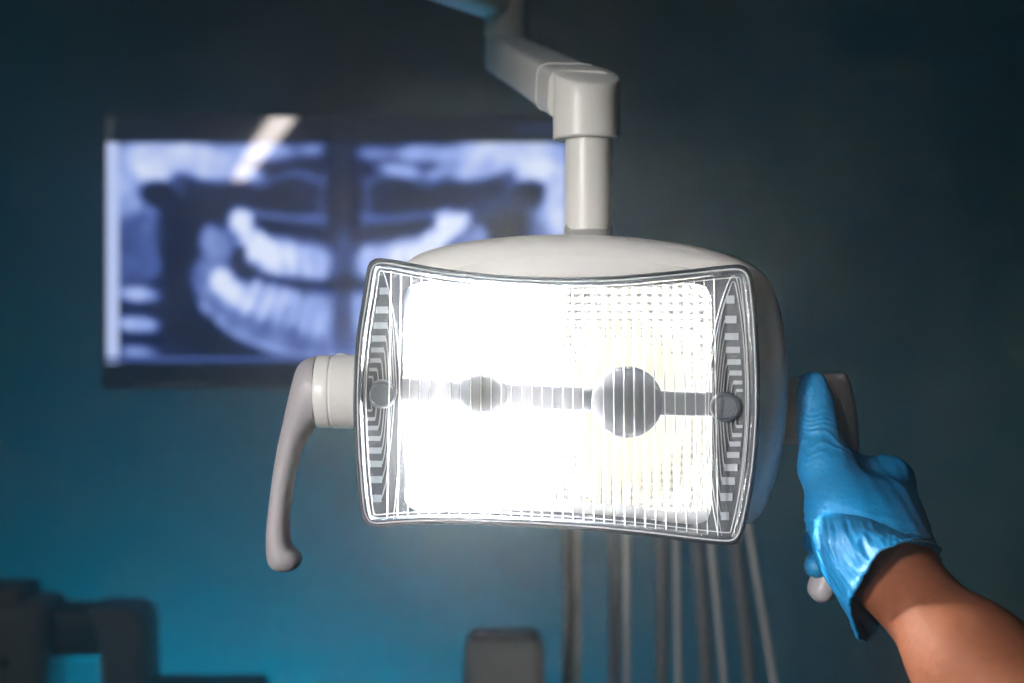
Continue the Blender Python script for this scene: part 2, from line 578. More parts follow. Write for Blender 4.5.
RY = .775
right_pairs = [(812, 374, 838, 373, .006), (801, 376, 845, 374, .015), (793, 391, 850, 386, .019), (791, 412, 855, 408, .0185), (798, 434, 857, 430, .0165), (815, 455, 858, 450, .0135),
               (823, 480, 854, 478, .0105), (826, 510, 851, 508, .0095), (825, 538, 848, 537, .0095), (819, 560, 844, 559, .0098), (811, 578, 839, 576, .0105),
               (808, 590, 835, 589, .0105), (812, 598, 831, 597, .008), (818, 602, 827, 601.5, .003)]
MB().add(*pair_loft(right_pairs, RY)).build('handle', M['handle'], light, sharp=60)
k = RY / FPX
c = P(738, 411, RY)
MB().add(*lathe(c, (1, 0, 0), [(0, 33 * k), (28 * k, 33 * k), (29 * k, 32 * k), (31 * k, 32 * k), (32 * k, 33.5 * k), (60 * k, 33.5 * k), (64 * k, 30 * k)], 56)).build('handle_sleeve', M['white'], light, sharp=50)

# pole above the hood, tilted collar, elbow joint and the two arms
PY = .80
k = PY / FPX
pole = MB().add(*lathe(P(589, 245, PY), (0, 0, 1), [(0, 23 * k), (9 * k, 23 * k), (16 * k, 22.6 * k), (24 * k, 23.6 * k), (116 * k, 23.6 * k)], 48)).build('pole', M['arm'], light, sharp=50)
cs = P(588.5, 238, PY)
tilt = Vector((0, .42, .9)).normalized()
a = tilt.orthogonal().normalized(); b = tilt.cross(a)
MB().add(*loft([ring(cs - tilt * .012, a * 22.8 * k, b * 22.8 * k, 48), ring(cs + tilt * .006, a * 23.9 * k, b * 25.0 * k, 48), ring(cs + tilt * .008, a * 22 * k, b * 22 * k, 48)])).build('tilt_collar', M['unit'], pole, sharp=40)

jc = P(586.5, 100, PY)
rj = 33.5 * k
rings = []
n = 56
slope = Vector((0.08, -.36, 0))   # the cap falls toward the camera, in line with the lower arm
for h, s in ((-.0225, .96), (-.0215, 1.0), (0, 1.0)):
    rings.append([jc + Vector((math.cos(2 * PI * i / n) * rj * s, math.sin(2 * PI * i / n) * rj * s, h)) for i in range(n)])
for h, s in ((.0125, 1.0), (.0143, .97), (.015, .9), (.0154, .5), (.0155, .05)):
    rr = []
    for i in range(n):
        x, y = math.cos(2 * PI * i / n) * rj * s, math.sin(2 * PI * i / n) * rj * s
        rr.append(jc + Vector((x, y, h + y * .48 - x * .10)))
    rings.append(rr)
MB().add(*loft(rings)).build('elbow_joint', M['arm'], light, sharp=35)

KY = 1.12
kk = KY / FPX
A0 = P(505, 54, KY); B0 = P(580, 95, PY + .004)
ax = (B0 - A0)
side = Vector((ax.y, -ax.x, 0)).normalized()
up = side.cross(ax).normalized()
if up.z < 0: up = -up
rings = []
for t, hw, hh in ((-.05, .006, .008), (-.042, .012, .0125), (-.02, .0148, .0142), (0.0, .0155, .0146), (.3, .0165, .0142), (.7, .0175, .0139), (.9, .0182, .0138), (1.0, .0184, .0138)):
    rings.append(ring(A0 + ax * t, side * hw, up * hh, 40, power=5))
MB().add(*loft(rings)).build('lower_arm', M['arm'], light, sharp=35)
# seam ring where lower arm and joint meet
t = .86
MB().add(*loft([ring(A0 + ax * (t - .006), side * .0186, up * .0144, 40, power=5), ring(A0 + ax * (t + .006), side * .0188, up * .0146, 40, power=5)])).build('arm_seam', M['arm'], light, sharp=30)
kc = P(505, 36, KY)
MB().add(*lathe(kc, (0, 0, 1), [(-.004, 18 * kk), (0, 20.5 * kk), (9 * kk, 20.5 * kk), (10 * kk, 19 * kk), (12 * kk, 19 * kk), (13 * kk, 20 * kk), (62 * kk, 20 * kk), (68 * kk, 16 * kk)], 44)).build('arm_knuckle', M['arm'], light, sharp=40)
U0 = P(500, 4, KY) + Vector((0, 0, .007))
ud = Vector((-.052, -.083, .0)).normalized()
U1 = U0 + ud * .85
side = Vector((ud.y, -ud.x, 0))
MB().add(*loft([ring(U0 + ud * s, side * hw, Vector((0, 0, 1)) * hh, 40, power=5) for s, hw, hh in ((-.012, .012, .014), (0, .015, .0185), (.2, .0165, .0205), (.6, .019, .024), (.85, .02, .026))])).build('upper_arm', M['arm'], light, sharp=35)
MB().add(*lathe(U1 - Vector((0, 0, .03)), (0, 0, 1), [(0, .026), (.004, .03), (.05, .03), (.056, .024), (H - U1.z - .02, .024), (H - U1.z - .019, .08), (H - U1.z + .03, .08)], 40)).build('ceiling_post', M['arm'], light, sharp=40)

# ------------------------------------------------------------------ the monitor with a panoramic x-ray
SY = 2.10
mon = empty('mounted_monitor', P(338, 251, SY), 'black wall monitor showing a blue-tinted panoramic dental x-ray', 'monitor')
x0, x1, y0, y1 = 102, 577, 113, 389.5
c = P((x0 + x1) / 2, (y0 + y1) / 2, SY)
w = (x1 - x0) / FPX * SY; h = (y1 - y0) / FPX * SY
bzl = MB()
# frame of four rails plus a back shell
fw = 0.006
bzl.add(*rbox(c + Vector((0, .0225, 0)), (w, .035, h), .004))
for sx in (-1, 1): bzl.add(*rbox(c + Vector((sx * (w / 2 - fw / 2), 0.002, 0)), (fw, .012, h), .0015, 2))
for sz in (-1, 1): bzl.add(*rbox(c + Vector((0, 0.002, sz * (h / 2 - fw / 2))), (w, .012, fw), .0015, 2))
bzl.build('monitor_case', M['bezel'], mon, sharp=35)
MB().add(*rbox(c + Vector((0, .07, 0)), (.2, .06, .2), .006)).build('wall_bracket', M['unit_black'], mon)


def smooth(img, s):
    r = int(3 * s) + 1
    g = np.exp(-0.5 * (np.arange(-r, r + 1) / s) ** 2); g /= g.sum()
    p = np.pad(img, r, mode='edge')
    p = np.apply_along_axis(lambda q: np.convolve(q, g, 'same'), 0, p)
    p = np.apply_along_axis(lambda q: np.convolve(q, g, 'same'), 1, p)
    return p[r:-r, r:-r]


GW, GH = 300, 172
px = np.linspace(x0 + 3.5, x1 - 3.5, GW); py = np.linspace(y0 + 3.5, y1 - 3.5, GH)
PX, PYg = np.meshgrid(px, py)
ZX = (PX - 80) * 2.048; ZY = (PYg - 90) * 2.048     # the picture is laid out in a 1024 x 635 sketch of the screen
img = np.full_like(ZX, .16)


def blob(x, y, rx, ry, val, rot=0.0, soft=1.0, k=1.0):
    global img
    a = math.radians(rot)
    u = ((ZX - x) * math.cos(a) + (ZY - y) * math.sin(a)) / rx
    w_ = (-(ZX - x) * math.sin(a) + (ZY - y) * math.cos(a)) / ry
    m = np.clip((1.25 - np.sqrt(u * u + w_ * w_)) / (0.5 * soft), 0, 1)
    m = m * m * (3 - 2 * m) * k
    img = img * (1 - m) + val * m


def stroke(pts, r, val, k=1.0):
    global img
    pp = np.array(spline(pts, 10))
    d = np.full_like(ZX, 1e9)
    for a in pp: d = np.minimum(d, np.hypot(ZX - a[0], ZY - a[1]))
    m = np.clip((1.3 * r - d) / (0.7 * r), 0, 1)
    m = m * m * (3 - 2 * m) * k
    img = img * (1 - m) + val * m


MX = 541
# soft greys of the skull, then cavities, jaw and teeth; the right half mirrors the left with its own irregularities
jit = np.random.default_rng(5)
for sgn in (-1, 1):
    X = lambda x: x if sgn == 1 else 2 * MX - x
    J = (lambda a: a + (jit.normal(0, 7) if sgn == -1 else jit.normal(0, 2)))
    rt = lambda d: d if sgn == 1 else -d
    blob(X(110), J(200), 95, 110, .62, 0, 1.8)
    blob(X(100), 330, 60, 90, .34, 0, 1.8)
    blob(X(215), J(135), 140, 36, .74, rt(4), 1.6)
    blob(X(150), 165, 44, 30, .80, 0, 1.6)
    blob(X(260), J(165), 80, 24, .66, rt(10), 1.7)
    blob(X(370), J(128), 90, 22, .60, 0, 1.6)
    blob(X(480), J(122), 40, 16, .48, 0, 1.6)
    blob(X(350), 172, 46, 16, .58, rt(22), 1.6)
    # cavities
    blob(X(160), 214, 40, 30, .05, rt(10), 1.3)
    blob(X(230), 260, 78, 46, .07, 0, 1.5)
    blob(X(215), 370, 44, 130, .06, rt(3), 1.5)
    blob(X(265), 505, 110, 50, .05, rt(22), 1.5)
    blob(X(310), 215, 46, 22, .10, rt(-14), 1.6)
    blob(X(398), 218, 58, 40, .07, rt(-6), 1.5)
    blob(X(470), 230, 26, 60, .16, 0, 1.7)
    blob(X(405), 280, 70, 16, .10, 0, 1.6)
    # thin bone lines
    stroke([(X(335), 180), (X(370), 196), (X(410), 178), (X(450), 172), (X(495), 190)], 7, .40, .7)
    stroke([(X(345), 252), (X(400), 258), (X(440), 264), (X(500), 262)], 8, .52, .75)
    stroke([(X(500), 180), (X(492), 230), (X(500), 290)], 7, .36, .6)
    stroke([(X(132), 240), (X(140), 300), (X(158), 360)], 10, .42, .8)
    blob(X(140), 330, 20, 60, .36, rt(-8), 1.7)
    # vertebrae
    for vy, rr_, vv_ in ((372, 13, .34), (418, 19, .66), (480, 20, .66), (536, 16, .50)):
        blob(X(118), vy, 50, rr_, vv_, rt(5), 1.7)
    blob(X(150), 450, 44, 9, .10, 0, 1.7); blob(X(150), 510, 44, 8, .10, 0, 1.7)
    # ramus and body of the jaw
    blob(X(285), 325, 40, 56, .46, rt(28), 1.7)
    blob(X(262), 300, 20, 34, .50, rt(14), 1.7)
    stroke([(X(262), 380), (X(290), 440), (X(350), 480), (X(430), 508), (X(540), 516)], 40, .42, .95)
    stroke([(X(250), 440), (X(300), 492), (X(370), 522), (X(450), 542), (X(540), 548)], 8, .56, .8)
    stroke([(X(262), 470), (X(300), 508), (X(360), 540)], 9, .08, .8)
    # upper teeth: a bright band, brightest at the molars
    blob(X(330), 270, 26, 30, .90, rt(-22), 1.5)
    blob(X(356), 318, 34, 38, .88, rt(-20), 1.5)
    blob(X(410), 344, 62, 44, .78, rt(8), 1.5)
    blob(X(475), 352, 56, 44, .64, rt(3), 1.6)
    for i, (tx, ty) in enumerate([(342, 292), (372, 318), (402, 334), (434, 342), (464, 346), (494, 350)]):
        blob(X(tx), J(ty) + 8, 13, 36, .92 - .06 * i * .7, rt(-18 + 3 * i), 1.6, .8)
        blob(X(tx + 16), J(ty + 20), 4, 24, .46, rt(-18 + 3 * i), 1.6, .7)
    # lower teeth
    blob(X(292), 392, 28, 28, .90, rt(28), 1.5)
    blob(X(318), 416, 30, 30, .84, rt(26), 1.5)
    blob(X(400), 438, 84, 44, .62, rt(16), 1.6)
    blob(X(490), 455, 60, 48, .56, 0, 1.6)
    for i, (tx, ty) in enumerate([(352, 430), (382, 444), (410, 454), (436, 462), (462, 466), (488, 468), (514, 470)]):
        blob(X(tx), J(ty) - 10, 10.5, 50, .82 - .045 * i, rt(24 - 3 * i), 1.6, .85)
        blob(X(tx + 14), J(ty + 6), 3.5, 34, .40, rt(24 - 3 * i), 1.6, .6)
    # the gap between the rows
    blob(X(326), 338, 15, 24, .08, rt(26), 1.5)
    stroke([(X(336), 362), (X(362), 378), (X(420), 392), (X(480), 398), (X(545), 398)], 5, .05, .9)
blob(MX, 215, 34, 78, .05, 0, 1.4)
blob(MX - 14, 130, 34, 26, .10, 0, 1.5)
stroke([(MX + 6, 112), (MX + 4, 160), (MX, 300)], 4, .20, .6)
blob(MX - 2, 320, 20, 56, .26, 0, 1.7)
blob(MX - 4, 470, 26, 70, .24, 0, 1.8)
blob(850, 240, 100, 32, .20, -8, 1.6)
blob(660, 165, 60, 16, .56, 8, 1.6)
blob(760, 282, 50, 22, .84, -36, 1.5)
blob(980, 240, 34, 80, .72, 0, 1.6)
tex = np.clip(smooth(rng.normal(0, 1, img.shape), 3.0) * 3.2, -1, 1)
img = img * (1 + .22 * tex)
img = smooth(img, 1.5)
img = np.clip((img - .05) * 1.22 + .05, 0, 1.1)
img = np.where((ZX > 54) & (ZX < 79), .84, img)
img = np.where((ZY > 547) & (ZY < 557), .42, img)
inside = (PX > 106.5) & (PX < 566) & (PYg > 142.5) & (PYg < 362.5)
ramp_t = [0, .2, .45, .7, 1.0]
cols = np.array([lin(0, 8, 28)[:3], lin(14, 28, 66)[:3], lin(70, 92, 160)[:3], lin(152, 176, 238)[:3], lin(222, 232, 255)[:3]])
rgb = np.stack([np.interp(img, ramp_t, cols[:, i]) for i in range(3)], -1)
dark = np.array(lin(0, 8, 20)[:3])
rgb = np.where(inside[..., None], rgb, dark)
bar = (PX > 516) & (PX < 556) & (np.abs(PYg - 128.5) < 5)
rgb = np.where((bar & (np.sin(PX * 1.5) > -.6))[..., None], np.array(lin(20, 44, 82)[:3]), rgb)
vv = [P(a, b, SY - .0005) for b in py for a in px]
ff = [(j * GW + i, (j + 1) * GW + i, (j + 1) * GW + i + 1, j * GW + i + 1) for j in range(GH - 1) for i in range(GW - 1)]
scr_m = bpy.data.materials.new('lit_screen')
nt, out = nodes(scr_m)
pb = nt.nodes.new('ShaderNodeBsdfPrincipled')
pb.inputs['Base Color'].default_value = (0.004, 0.005, 0.007, 1)
pb.inputs['Roughness'].default_value = 0.02
at = nt.nodes.new('ShaderNodeAttribute'); at.attribute_name = 'picture'
nt.links.new(at.outputs['Color'], pb.inputs['Emission Color'])
pb.inputs['Emission Strength'].default_value = 1.0
nt.links.new(pb.outputs[0], out.inputs['Surface'])
scr = mesh('screen', vv, ff, scr_m, mon, smooth=False, fix=False)
ca = scr.data.attributes.new('picture', 'FLOAT_COLOR', 'POINT')
ca.data.foreach_set('color', np.concatenate([rgb, np.ones(rgb.shape[:2] + (1,))], -1).astype(np.float32).ravel())


# ------------------------------------------------------------------ gloved hand and forearm
def surface_nets(fv, origin, hs):
    nx_, ny_, nz_ = [q - 1 for q in fv.shape]
    acc = np.zeros((nx_, ny_, nz_, 3), np.float32); cnt = np.zeros((nx_, ny_, nz_), np.float32)
    cr = [(i, j, k_) for i in (0, 1) for j in (0, 1) for k_ in (0, 1)]
    sl = lambda c_: fv[c_[0]:c_[0] + nx_, c_[1]:c_[1] + ny_, c_[2]:c_[2] + nz_]
    for a_ in cr:
        for d_ in range(3):
            if a_[d_]: continue
            b_ = list(a_); b_[d_] = 1
            fa, fb = sl(a_), sl(b_)
            mk = (fa < 0) != (fb < 0)
            i_, j_, k_ = np.nonzero(mk)
            t_ = fa[mk] / (fa[mk] - fb[mk])
            p_ = np.tile(np.array(a_, np.float32), (len(t_), 1)); p_[:, d_] += t_
            acc[i_, j_, k_] += p_; cnt[i_, j_, k_] += 1
    act = cnt > 0
    idx = np.full(act.shape, -1, np.int64); idx[act] = np.arange(act.sum())
    ii = np.argwhere(act)
    vs = (ii + acc[act] / cnt[act][:, None]) * hs + np.array(origin)
    faces = []
    neg = fv < 0
    for d_ in range(3):
        e1, e2 = (d_ + 1) % 3, (d_ + 2) % 3
        lo = [slice(None)] * 3; hi = [slice(None)] * 3
        lo[d_] = slice(0, -1); hi[d_] = slice(1, None)
        ch = neg[tuple(lo)] != neg[tuple(hi)]
        w_ = np.argwhere(ch)
        ok = (w_[:, e1] > 0) & (w_[:, e2] > 0) & (w_[:, e1] < fv.shape[e1] - 1) & (w_[:, e2] < fv.shape[e2] - 1)
        w_ = w_[ok]
        fl = neg[tuple(lo)][tuple(w_.T)]
        o1 = np.zeros(3, int); o1[e1] = 1
        o2 = np.zeros(3, int); o2[e2] = 1
        q = np.stack([idx[tuple((w_ - o1 - o2).T)], idx[tuple((w_ - o2).T)], idx[tuple(w_.T)], idx[tuple((w_ - o1).T)]], 1)
        q[~fl] = q[~fl][:, ::-1]
        faces.append(q)
    return vs, np.concatenate(faces)


def cone(Pt, a, b, ra, rb, sq=None):
    """Distance to a round cone from a to b; sq flattens along one direction (vector, factor)."""
    a, b = np.array(a, np.float32), np.array(b, np.float32)
    Q = Pt - a
    ab = b - a
    if sq is not None:
        n_, k_ = np.array(sq[0], np.float32), sq[1]
        Q = Q + (Q @ n_)[..., None] * n_ * (k_ - 1)
        ab = ab + (ab @ n_) * n_ * (k_ - 1)
    t_ = np.clip((Q @ ab) / (ab @ ab), 0, 1)
    return np.linalg.norm(Q - t_[..., None] * ab, axis=-1) - (ra + (rb - ra) * t_)


def smin(a, b, k_):
    h_ = np.maximum(k_ - np.abs(a - b), 0) / k_
    return np.minimum(a, b) - h_ * h_ * k_ * .25


W_ = P(894, 575, .685)          # wrist
E_ = P(1098, 800, .565)         # toward the elbow, out of the frame
fore_ax = (E_ - W_).normalized()
flat_dir = Vector((0.55, -0.25, 0.8)); flat_dir = (flat_dir - fore_ax * flat_dir.dot(fore_ax)).normalized()
THUMB = [P(846, 517, .712), P(825, 468, .727), P(817, 424, .738), P(813, 386, .745)]
TR = [.0175, .0125, .0098, .0078]
MC = [P(889, 483, .752), P(893, 508, .766), P(890, 535, .776), P(880, 559, .781)]
FR = [.0092, .0094, .0090, .0080]
FY = [477, 507, 538, 563]


def finger(i):
    y = FY[i]
    return [MC[i], P(874, y - 1, .800), P(838, y, .803), P(818 if i > 1 else 824, y + 2, .786), P(818 if i > 1 else 826, y + 3, .768)]


def hand_sdf(Pt, off=0.0):
    d = cone(Pt, W_ + fore_ax * .02, W_, .0188, .0182, (flat_dir, 1.12))
    d = smin(d, cone(Pt, W_, P(872, 520, .722), .0182, .0215), .012)          # carpus
    palm = [cone(Pt, W_ + (MC[i] - W_) * .2, MC[i], .0155, FR[i] + .0035) for i in range(4)]
    pd = palm[0]
    for q in palm[1:]: pd = smin(pd, q, .012)
    d = smin(d, pd, .014)
    th = cone(Pt, THUMB[0], THUMB[1], TR[0], TR[1])
    th = smin(th, cone(Pt, THUMB[1], THUMB[2], TR[1], TR[2]), .006)
    th = smin(th, cone(Pt, THUMB[2], THUMB[3], TR[2], TR[3]), .004)
    th = smin(th, cone(Pt, THUMB[2] + (THUMB[3] - THUMB[2]) * .55, THUMB[2] + (THUMB[3] - THUMB[2]) * .62, .0098, .0096), .004)
    th = smin(th, cone(Pt, P(878, 555, .695), THUMB[0], .016, TR[0]), .012)
    d = smin(d, th, .012)
    d = smin(d, cone(Pt, P(838, 470, .735), P(878, 482, .748), .0105, .0115), .012)   # web between thumb and index
    fg = None
    for i in range(4):
        J = finger(i); r0 = FR[i]
        q = cone(Pt, J[0], J[1], r0 + .002, r0 + .0004)
        q = smin(q, cone(Pt, J[1], J[2], r0 + .0004, r0 - .0004), .003)
        q = smin(q, cone(Pt, J[2], J[3], r0 - .0004, r0 - .001), .003)
        q = smin(q, cone(Pt, J[3], J[4], r0 - .001, r0 - .0014), .003)
        fg = q if fg is None else smin(fg, q, .0018)
    d = smin(d, fg, .006)
    return d + off


def grid(lo, hi, hs):
    axs = [np.arange(lo[i], hi[i] + hs, hs, dtype=np.float32) for i in range(3)]
    return np.stack(np.meshgrid(*axs, indexing='ij'), -1)


# forearm and hand: one continuous body
lo = (.133, .395, 1.165); hi = (.335, .835, 1.50)
hs = .0018
G = grid(lo, hi, hs)
d = hand_sdf(G, .0016)
arm = cone(G, W_, W_ + (E_ - W_) * .45, .0182, .0255, (flat_dir, 1.1))
arm = smin(arm, cone(G, W_ + (E_ - W_) * .45, E_, .0255, .031, (flat_dir, 1.05)), .02)
arm = smin(arm, cone(G, E_, E_ + fore_ax * .085, .031, .030, (flat_dir, 1.03)), .02)
d = smin(d, arm, .012)
vs, fs = surface_nets(d, lo, hs)
person = empty('person', P(894, 575, .685), 'outstretched bare forearm in a blue glove, thumb up, gripping the lamp handle', 'person')
body = mesh('body', vs, [tuple(q) for q in fs], M['skin'], person, sharp=0, fix=False)
for _ in range(1):
    sm = body.modifiers.new('even', 'SMOOTH'); sm.factor = .5; sm.iterations = 6

lo = (P(780, 0, .66).x - .02, .655, 1.36); hi = (.225, .83, 1.50)
hs = .0009
G = grid(lo, hi, hs)
d = hand_sdf(G)
# the glove ends a little way down the wrist
cutp = np.array(W_ + fore_ax * .006, np.float32)
d = np.maximum(d, (G - cutp) @ np.array(fore_ax, np.float32))
vs, fs = surface_nets(d, lo, hs)

# creases of the stretched nitrile, mainly across the thumb joint and the heel of the thumb
t1, t2, t3 = [np.array(q) for q in (THUMB[1], THUMB[2], THUMB[3])]
me_t = bpy.data.meshes.new('tmp'); me_t.from_pydata(vs.tolist(), [], fs.tolist()); me_t.update()
nr = np.zeros(len(vs) * 3, np.float32); me_t.vertex_normals.foreach_get('vector', nr); nr = nr.reshape(-1, 3)
bpy.data.meshes.remove(me_t)


def nz3(p, sc, seed):
    r_ = np.random.default_rng(seed)
    o_ = np.zeros(len(p))
    for _ in range(9):
        kv = r_.normal(0, 1, 3) * sc
        o_ += np.sin(p @ kv + r_.uniform(0, 6.28))
    return o_ / 3.0


axis_t = (t2 - t1) / np.linalg.norm(t2 - t1)
s_ = (vs - t1) @ axis_t / np.linalg.norm(t2 - t1)      # 0 at the base joint, 1 at the middle joint, ~1.8 at the tip
rad = np.linalg.norm((vs - t1) - ((vs - t1) @ axis_t)[:, None] * axis_t, axis=1)
on = np.clip((.022 - rad) / .006, 0, 1)
warp = nz3(vs, 150, 3)
ridge = lambda ph: 1 - np.abs(((ph % 1.0) * 2 - 1))
r1 = ridge(s_ * 4.6 + .95 * warp + (vs[:, 0] - t1[0]) * 40) ** 2.0
amp = np.exp(-((s_ - .62) / .42) ** 2) * .0016 + np.exp(-((s_ - 1.35) / .3) ** 2) * .00075
disp = (r1 - .4) * amp * on * (.55 + .45 * nz3(vs, 90, 11))
# shallow diagonal folds over the heel of the thumb near the cuff
q_ = vs - np.array(P(862, 515, .70))
dirf = np.array([.25, .1, 1.0]); dirf /= np.linalg.norm(dirf)
r2 = ridge((q_ @ dirf) * 190 + .5 * nz3(vs, 70, 5)) ** 2.2
near = np.exp(-((q_ @ dirf + .012) / .011) ** 2) * np.clip((.755 - vs[:, 1]) / .03, 0, 1)
disp += (r2 - .35) * .0008 * near
disp += nz3(vs, 260, 21) * .00018
vs = vs + nr * disp[:, None]

g = MB()
g.v = [Vector(q) for q in vs]; g.f = [tuple(q) for q in fs]
# rolled, crinkled cuff: a thin flared sleeve
start = [(915, 524, .735), (897, 528, .694), (868, 518, .686), (838, 513, .690), (816, 514, .706), (812, 527, .738), (835, 550, .765), (885, 556, .765)]
mid1 = [(924, 532, .722), (903, 533, .678), (872, 529, .667), (839, 531, .673), (817, 536, .692), (815, 552, .722), (842, 572, .75), (890, 570, .752)]
mid2 = [(931, 540, .710), (909, 537, .664), (879, 538, .655), (846, 555, .662), (829, 566, .680), (829, 584, .706), (858, 600, .732), (902, 590, .738)]
rim_ = [(939, 552, .698), (914, 541, .652), (886, 549, .644), (864, 578, .650), (851, 604, .666), (865, 641, .688), (890, 616, .714), (924, 596, .722)]
loops = []
for L_ in (start, mid1, mid2, rim_):
    loops.append(np.array([np.array(P(*q)) for q in spline(L_, 20, True)]))
NL = 34; NA = len(loops[0])
rows = []
ctrl = np.array(loops)
for i in range(NL + 1):
    t_ = i / NL * 3
    j = min(int(t_), 2); fr_ = t_ - j
    a_, b_, c_, d_ = ctrl[max(j - 1, 0)], ctrl[j], ctrl[j + 1], ctrl[min(j + 2, 3)]
    rows.append(.5 * (2 * b_ + (c_ - a_) * fr_ + (2 * a_ - 5 * b_ + 4 * c_ - d_) * fr_ ** 2 + (3 * b_ - a_ - 3 * c_ + d_) * fr_ ** 3))
rows = np.array(rows)
cen = rows.mean(1, keepdims=True)
outw = rows - cen; outw /= np.linalg.norm(outw, axis=-1, keepdims=True)
AA, TT = np.meshgrid(np.arange(NA) / NA * 2 * PI, np.arange(NL + 1) / NL)
cr_ = np.zeros_like(AA)
for q in range(26):
    ka, kt, ph = rng.integers(4, 40), rng.uniform(-9, 9), rng.uniform(0, 6.28)
    cr_ += (1 - np.abs(np.sin(AA * ka / 2 + kt * TT + ph)) ** .6) * rng.uniform(.4, 1.0) * (9 / (9 + ka))
cr_ -= cr_.mean()
roll = .0016 * np.exp(-((TT - .97) / .045) ** 2)
hem = .0012 * np.exp(-((TT - .14) / .06) ** 2)
rows = rows + outw * (cr_ * .0021 * np.clip(TT * 4, 0, 1) + roll + hem)[..., None]
edge_n = sum(np.sin(np.arange(NA) / NA * 2 * PI * k_ + rng.uniform(0, 6)) * .0005 for k_ in (3, 5, 9))
rows[-6:] += np.array(fore_ax)[None, None] * edge_n[None, :, None] * np.linspace(0, 1, 6)[:, None, None]
inner = rows - outw * .0011
tot = [[Vector(q) for q in r_] for r_ in rows] + [[Vector(q) for q in r_] for r_ in inner[::-1][:-3]]
g.add(*loft(tot, cap0=False, cap1=False))
gl = g.build('glove', M['glove'], body if False else person, sharp=0)
gl['label'] = 'blue nitrile glove with crinkled flared cuff'

# ------------------------------------------------------------------ delivery unit, whip arms, box (out of focus behind the lamp)
unit = empty('delivery_unit', Vector((.17, 1.62, 0)), 'grey instrument table under the hose whips, just below the picture', 'dental unit')
MB().add(*rbox((.17, 1.62, 1.03), (.66, .34, .06), .02, 4)).build('tabletop', M['unit'], unit, sharp=40)
MB().add(*lathe((.17, 1.62, 0), (0, 0, 1), [(0, .22), (.03, .22), (.05, .19), (.06, .06), (1.0, .05)], 40)).build('pedestal', M['unit'], unit, sharp=40)

WYD = 1.60
whips = [((578, 560), (578, 683), (565.5, 683), 'leftmost pale whip rod and hose below the lamp, nearest the grey box'),
         ((626.5, 560), (627.5, 683), (612, 683), 'second pale whip rod and hose from the left below the lamp'),
         ((676, 550), (679, 683), (658, 683), 'middle one of the five whip rods and hoses below the lamp'),
         ((712, 550), (724.5, 683), (703, 683), 'second whip rod and hose from the right, leaning left as it rises'),
         ((752, 550), (774, 683), (745, 683), 'rightmost whip rod and hose, leaning most, left of the gloved hand')]
for (tx, ty), (bx, by), (hx, hy), lab in whips:
    b0 = P(bx, by, WYD); t0 = P(tx, ty, WYD)
    dirw = (t0 - b0).normalized()
    foot = b0 - dirw * ((b0.z - 1.058) / dirw.z)
    top = foot + dirw * .30
    hgap = P(bx, by, WYD).x - P(hx, hy, WYD).x
    w_ = empty('whip_arm', foot, lab, 'instrument hose', 'whip arms with instrument hoses')
    gt = min(hgap, 15 / FPX * WYD)
    arc = [top + Vector((-gt / 2 * (1 - math.cos(t_)), 0, gt / 2 * math.sin(t_) * 1.6)) for t_ in np.linspace(0, PI, 12)]
    MB().add(*lathe(foot, dirw, [(0, .008), (.02, .008), (.024, .0045)], 18)).build('socket', M['unit_black'], w_, sharp=40)
    MB().add(*tube([foot + dirw * .02, (foot + top) / 2, top] + arc[1:7], .0035)).build('whip_rod', M['rod'], w_)
    hb = arc[-1] - dirw * .30
    hb = Vector((foot.x - hgap * 1.0, WYD, 1.06))
    MB().add(*tube(arc[6:] + [arc[-1] + (hb - arc[-1]) * t_ + Vector((math.sin(t_ * PI) * .004, 0, 0)) for t_ in (.12, .25, .4, .55, .7, .85, 1.0)], .0072)).build('hose', M['hose'], w_)

bx = empty('control_box', Vector((P(504, 0, 1.53).x, 1.54, 1.06)), 'grey box with rounded corners standing left of the hose whips', 'equipment')
zc = 1.06
rg = []
cbx = P(504, 0, 1.54).x
for z, hw, hd_, dy in ((1.06, .0455, .036, 0), (1.065, .0465, .037, 0), (1.147, .0445, .036, 0), (1.168, .0435, .034, .002), (1.178, .041, .03, .004), (1.1805, .036, .024, .005)):
    rg.append(ring(Vector((cbx, 1.54 + dy, z)), Vector((hw, 0, 0)), Vector((0, hd_, 0)), 40, power=5))
MB().add(*loft(rg)).build('box_body', M['unit'], bx, sharp=40)
MB().add(*loft([ring(Vector((cbx, 1.544, z)), Vector((hw, 0, 0)), Vector((0, hw * .7, 0)), 40, power=5) for z, hw in ((1.176, .038), (1.1835, .0375), (1.185, .035))])).build('box_lid', M['unit_dark'], bx, sharp=40)

# ------------------------------------------------------------------ jointed equipment at lower left
EY = 1.72
ea = empty('equipment_arm', Vector((P(5, 0, EY).x, EY, 0)), 'dark grey jointed equipment arm standing low in front of the blue-lit wall', 'equipment')
ke = EY / FPX


def pbox(a, b, c_, d_, Y, dep, bev=.012):
    p, q = P(a, b, Y), P(c_, d_, Y)
    return rbox(((p.x + q.x) / 2, Y + dep / 2, (p.z + q.z) / 2), (abs(q.x - p.x), dep, abs(q.z - p.z)), bev, 4)


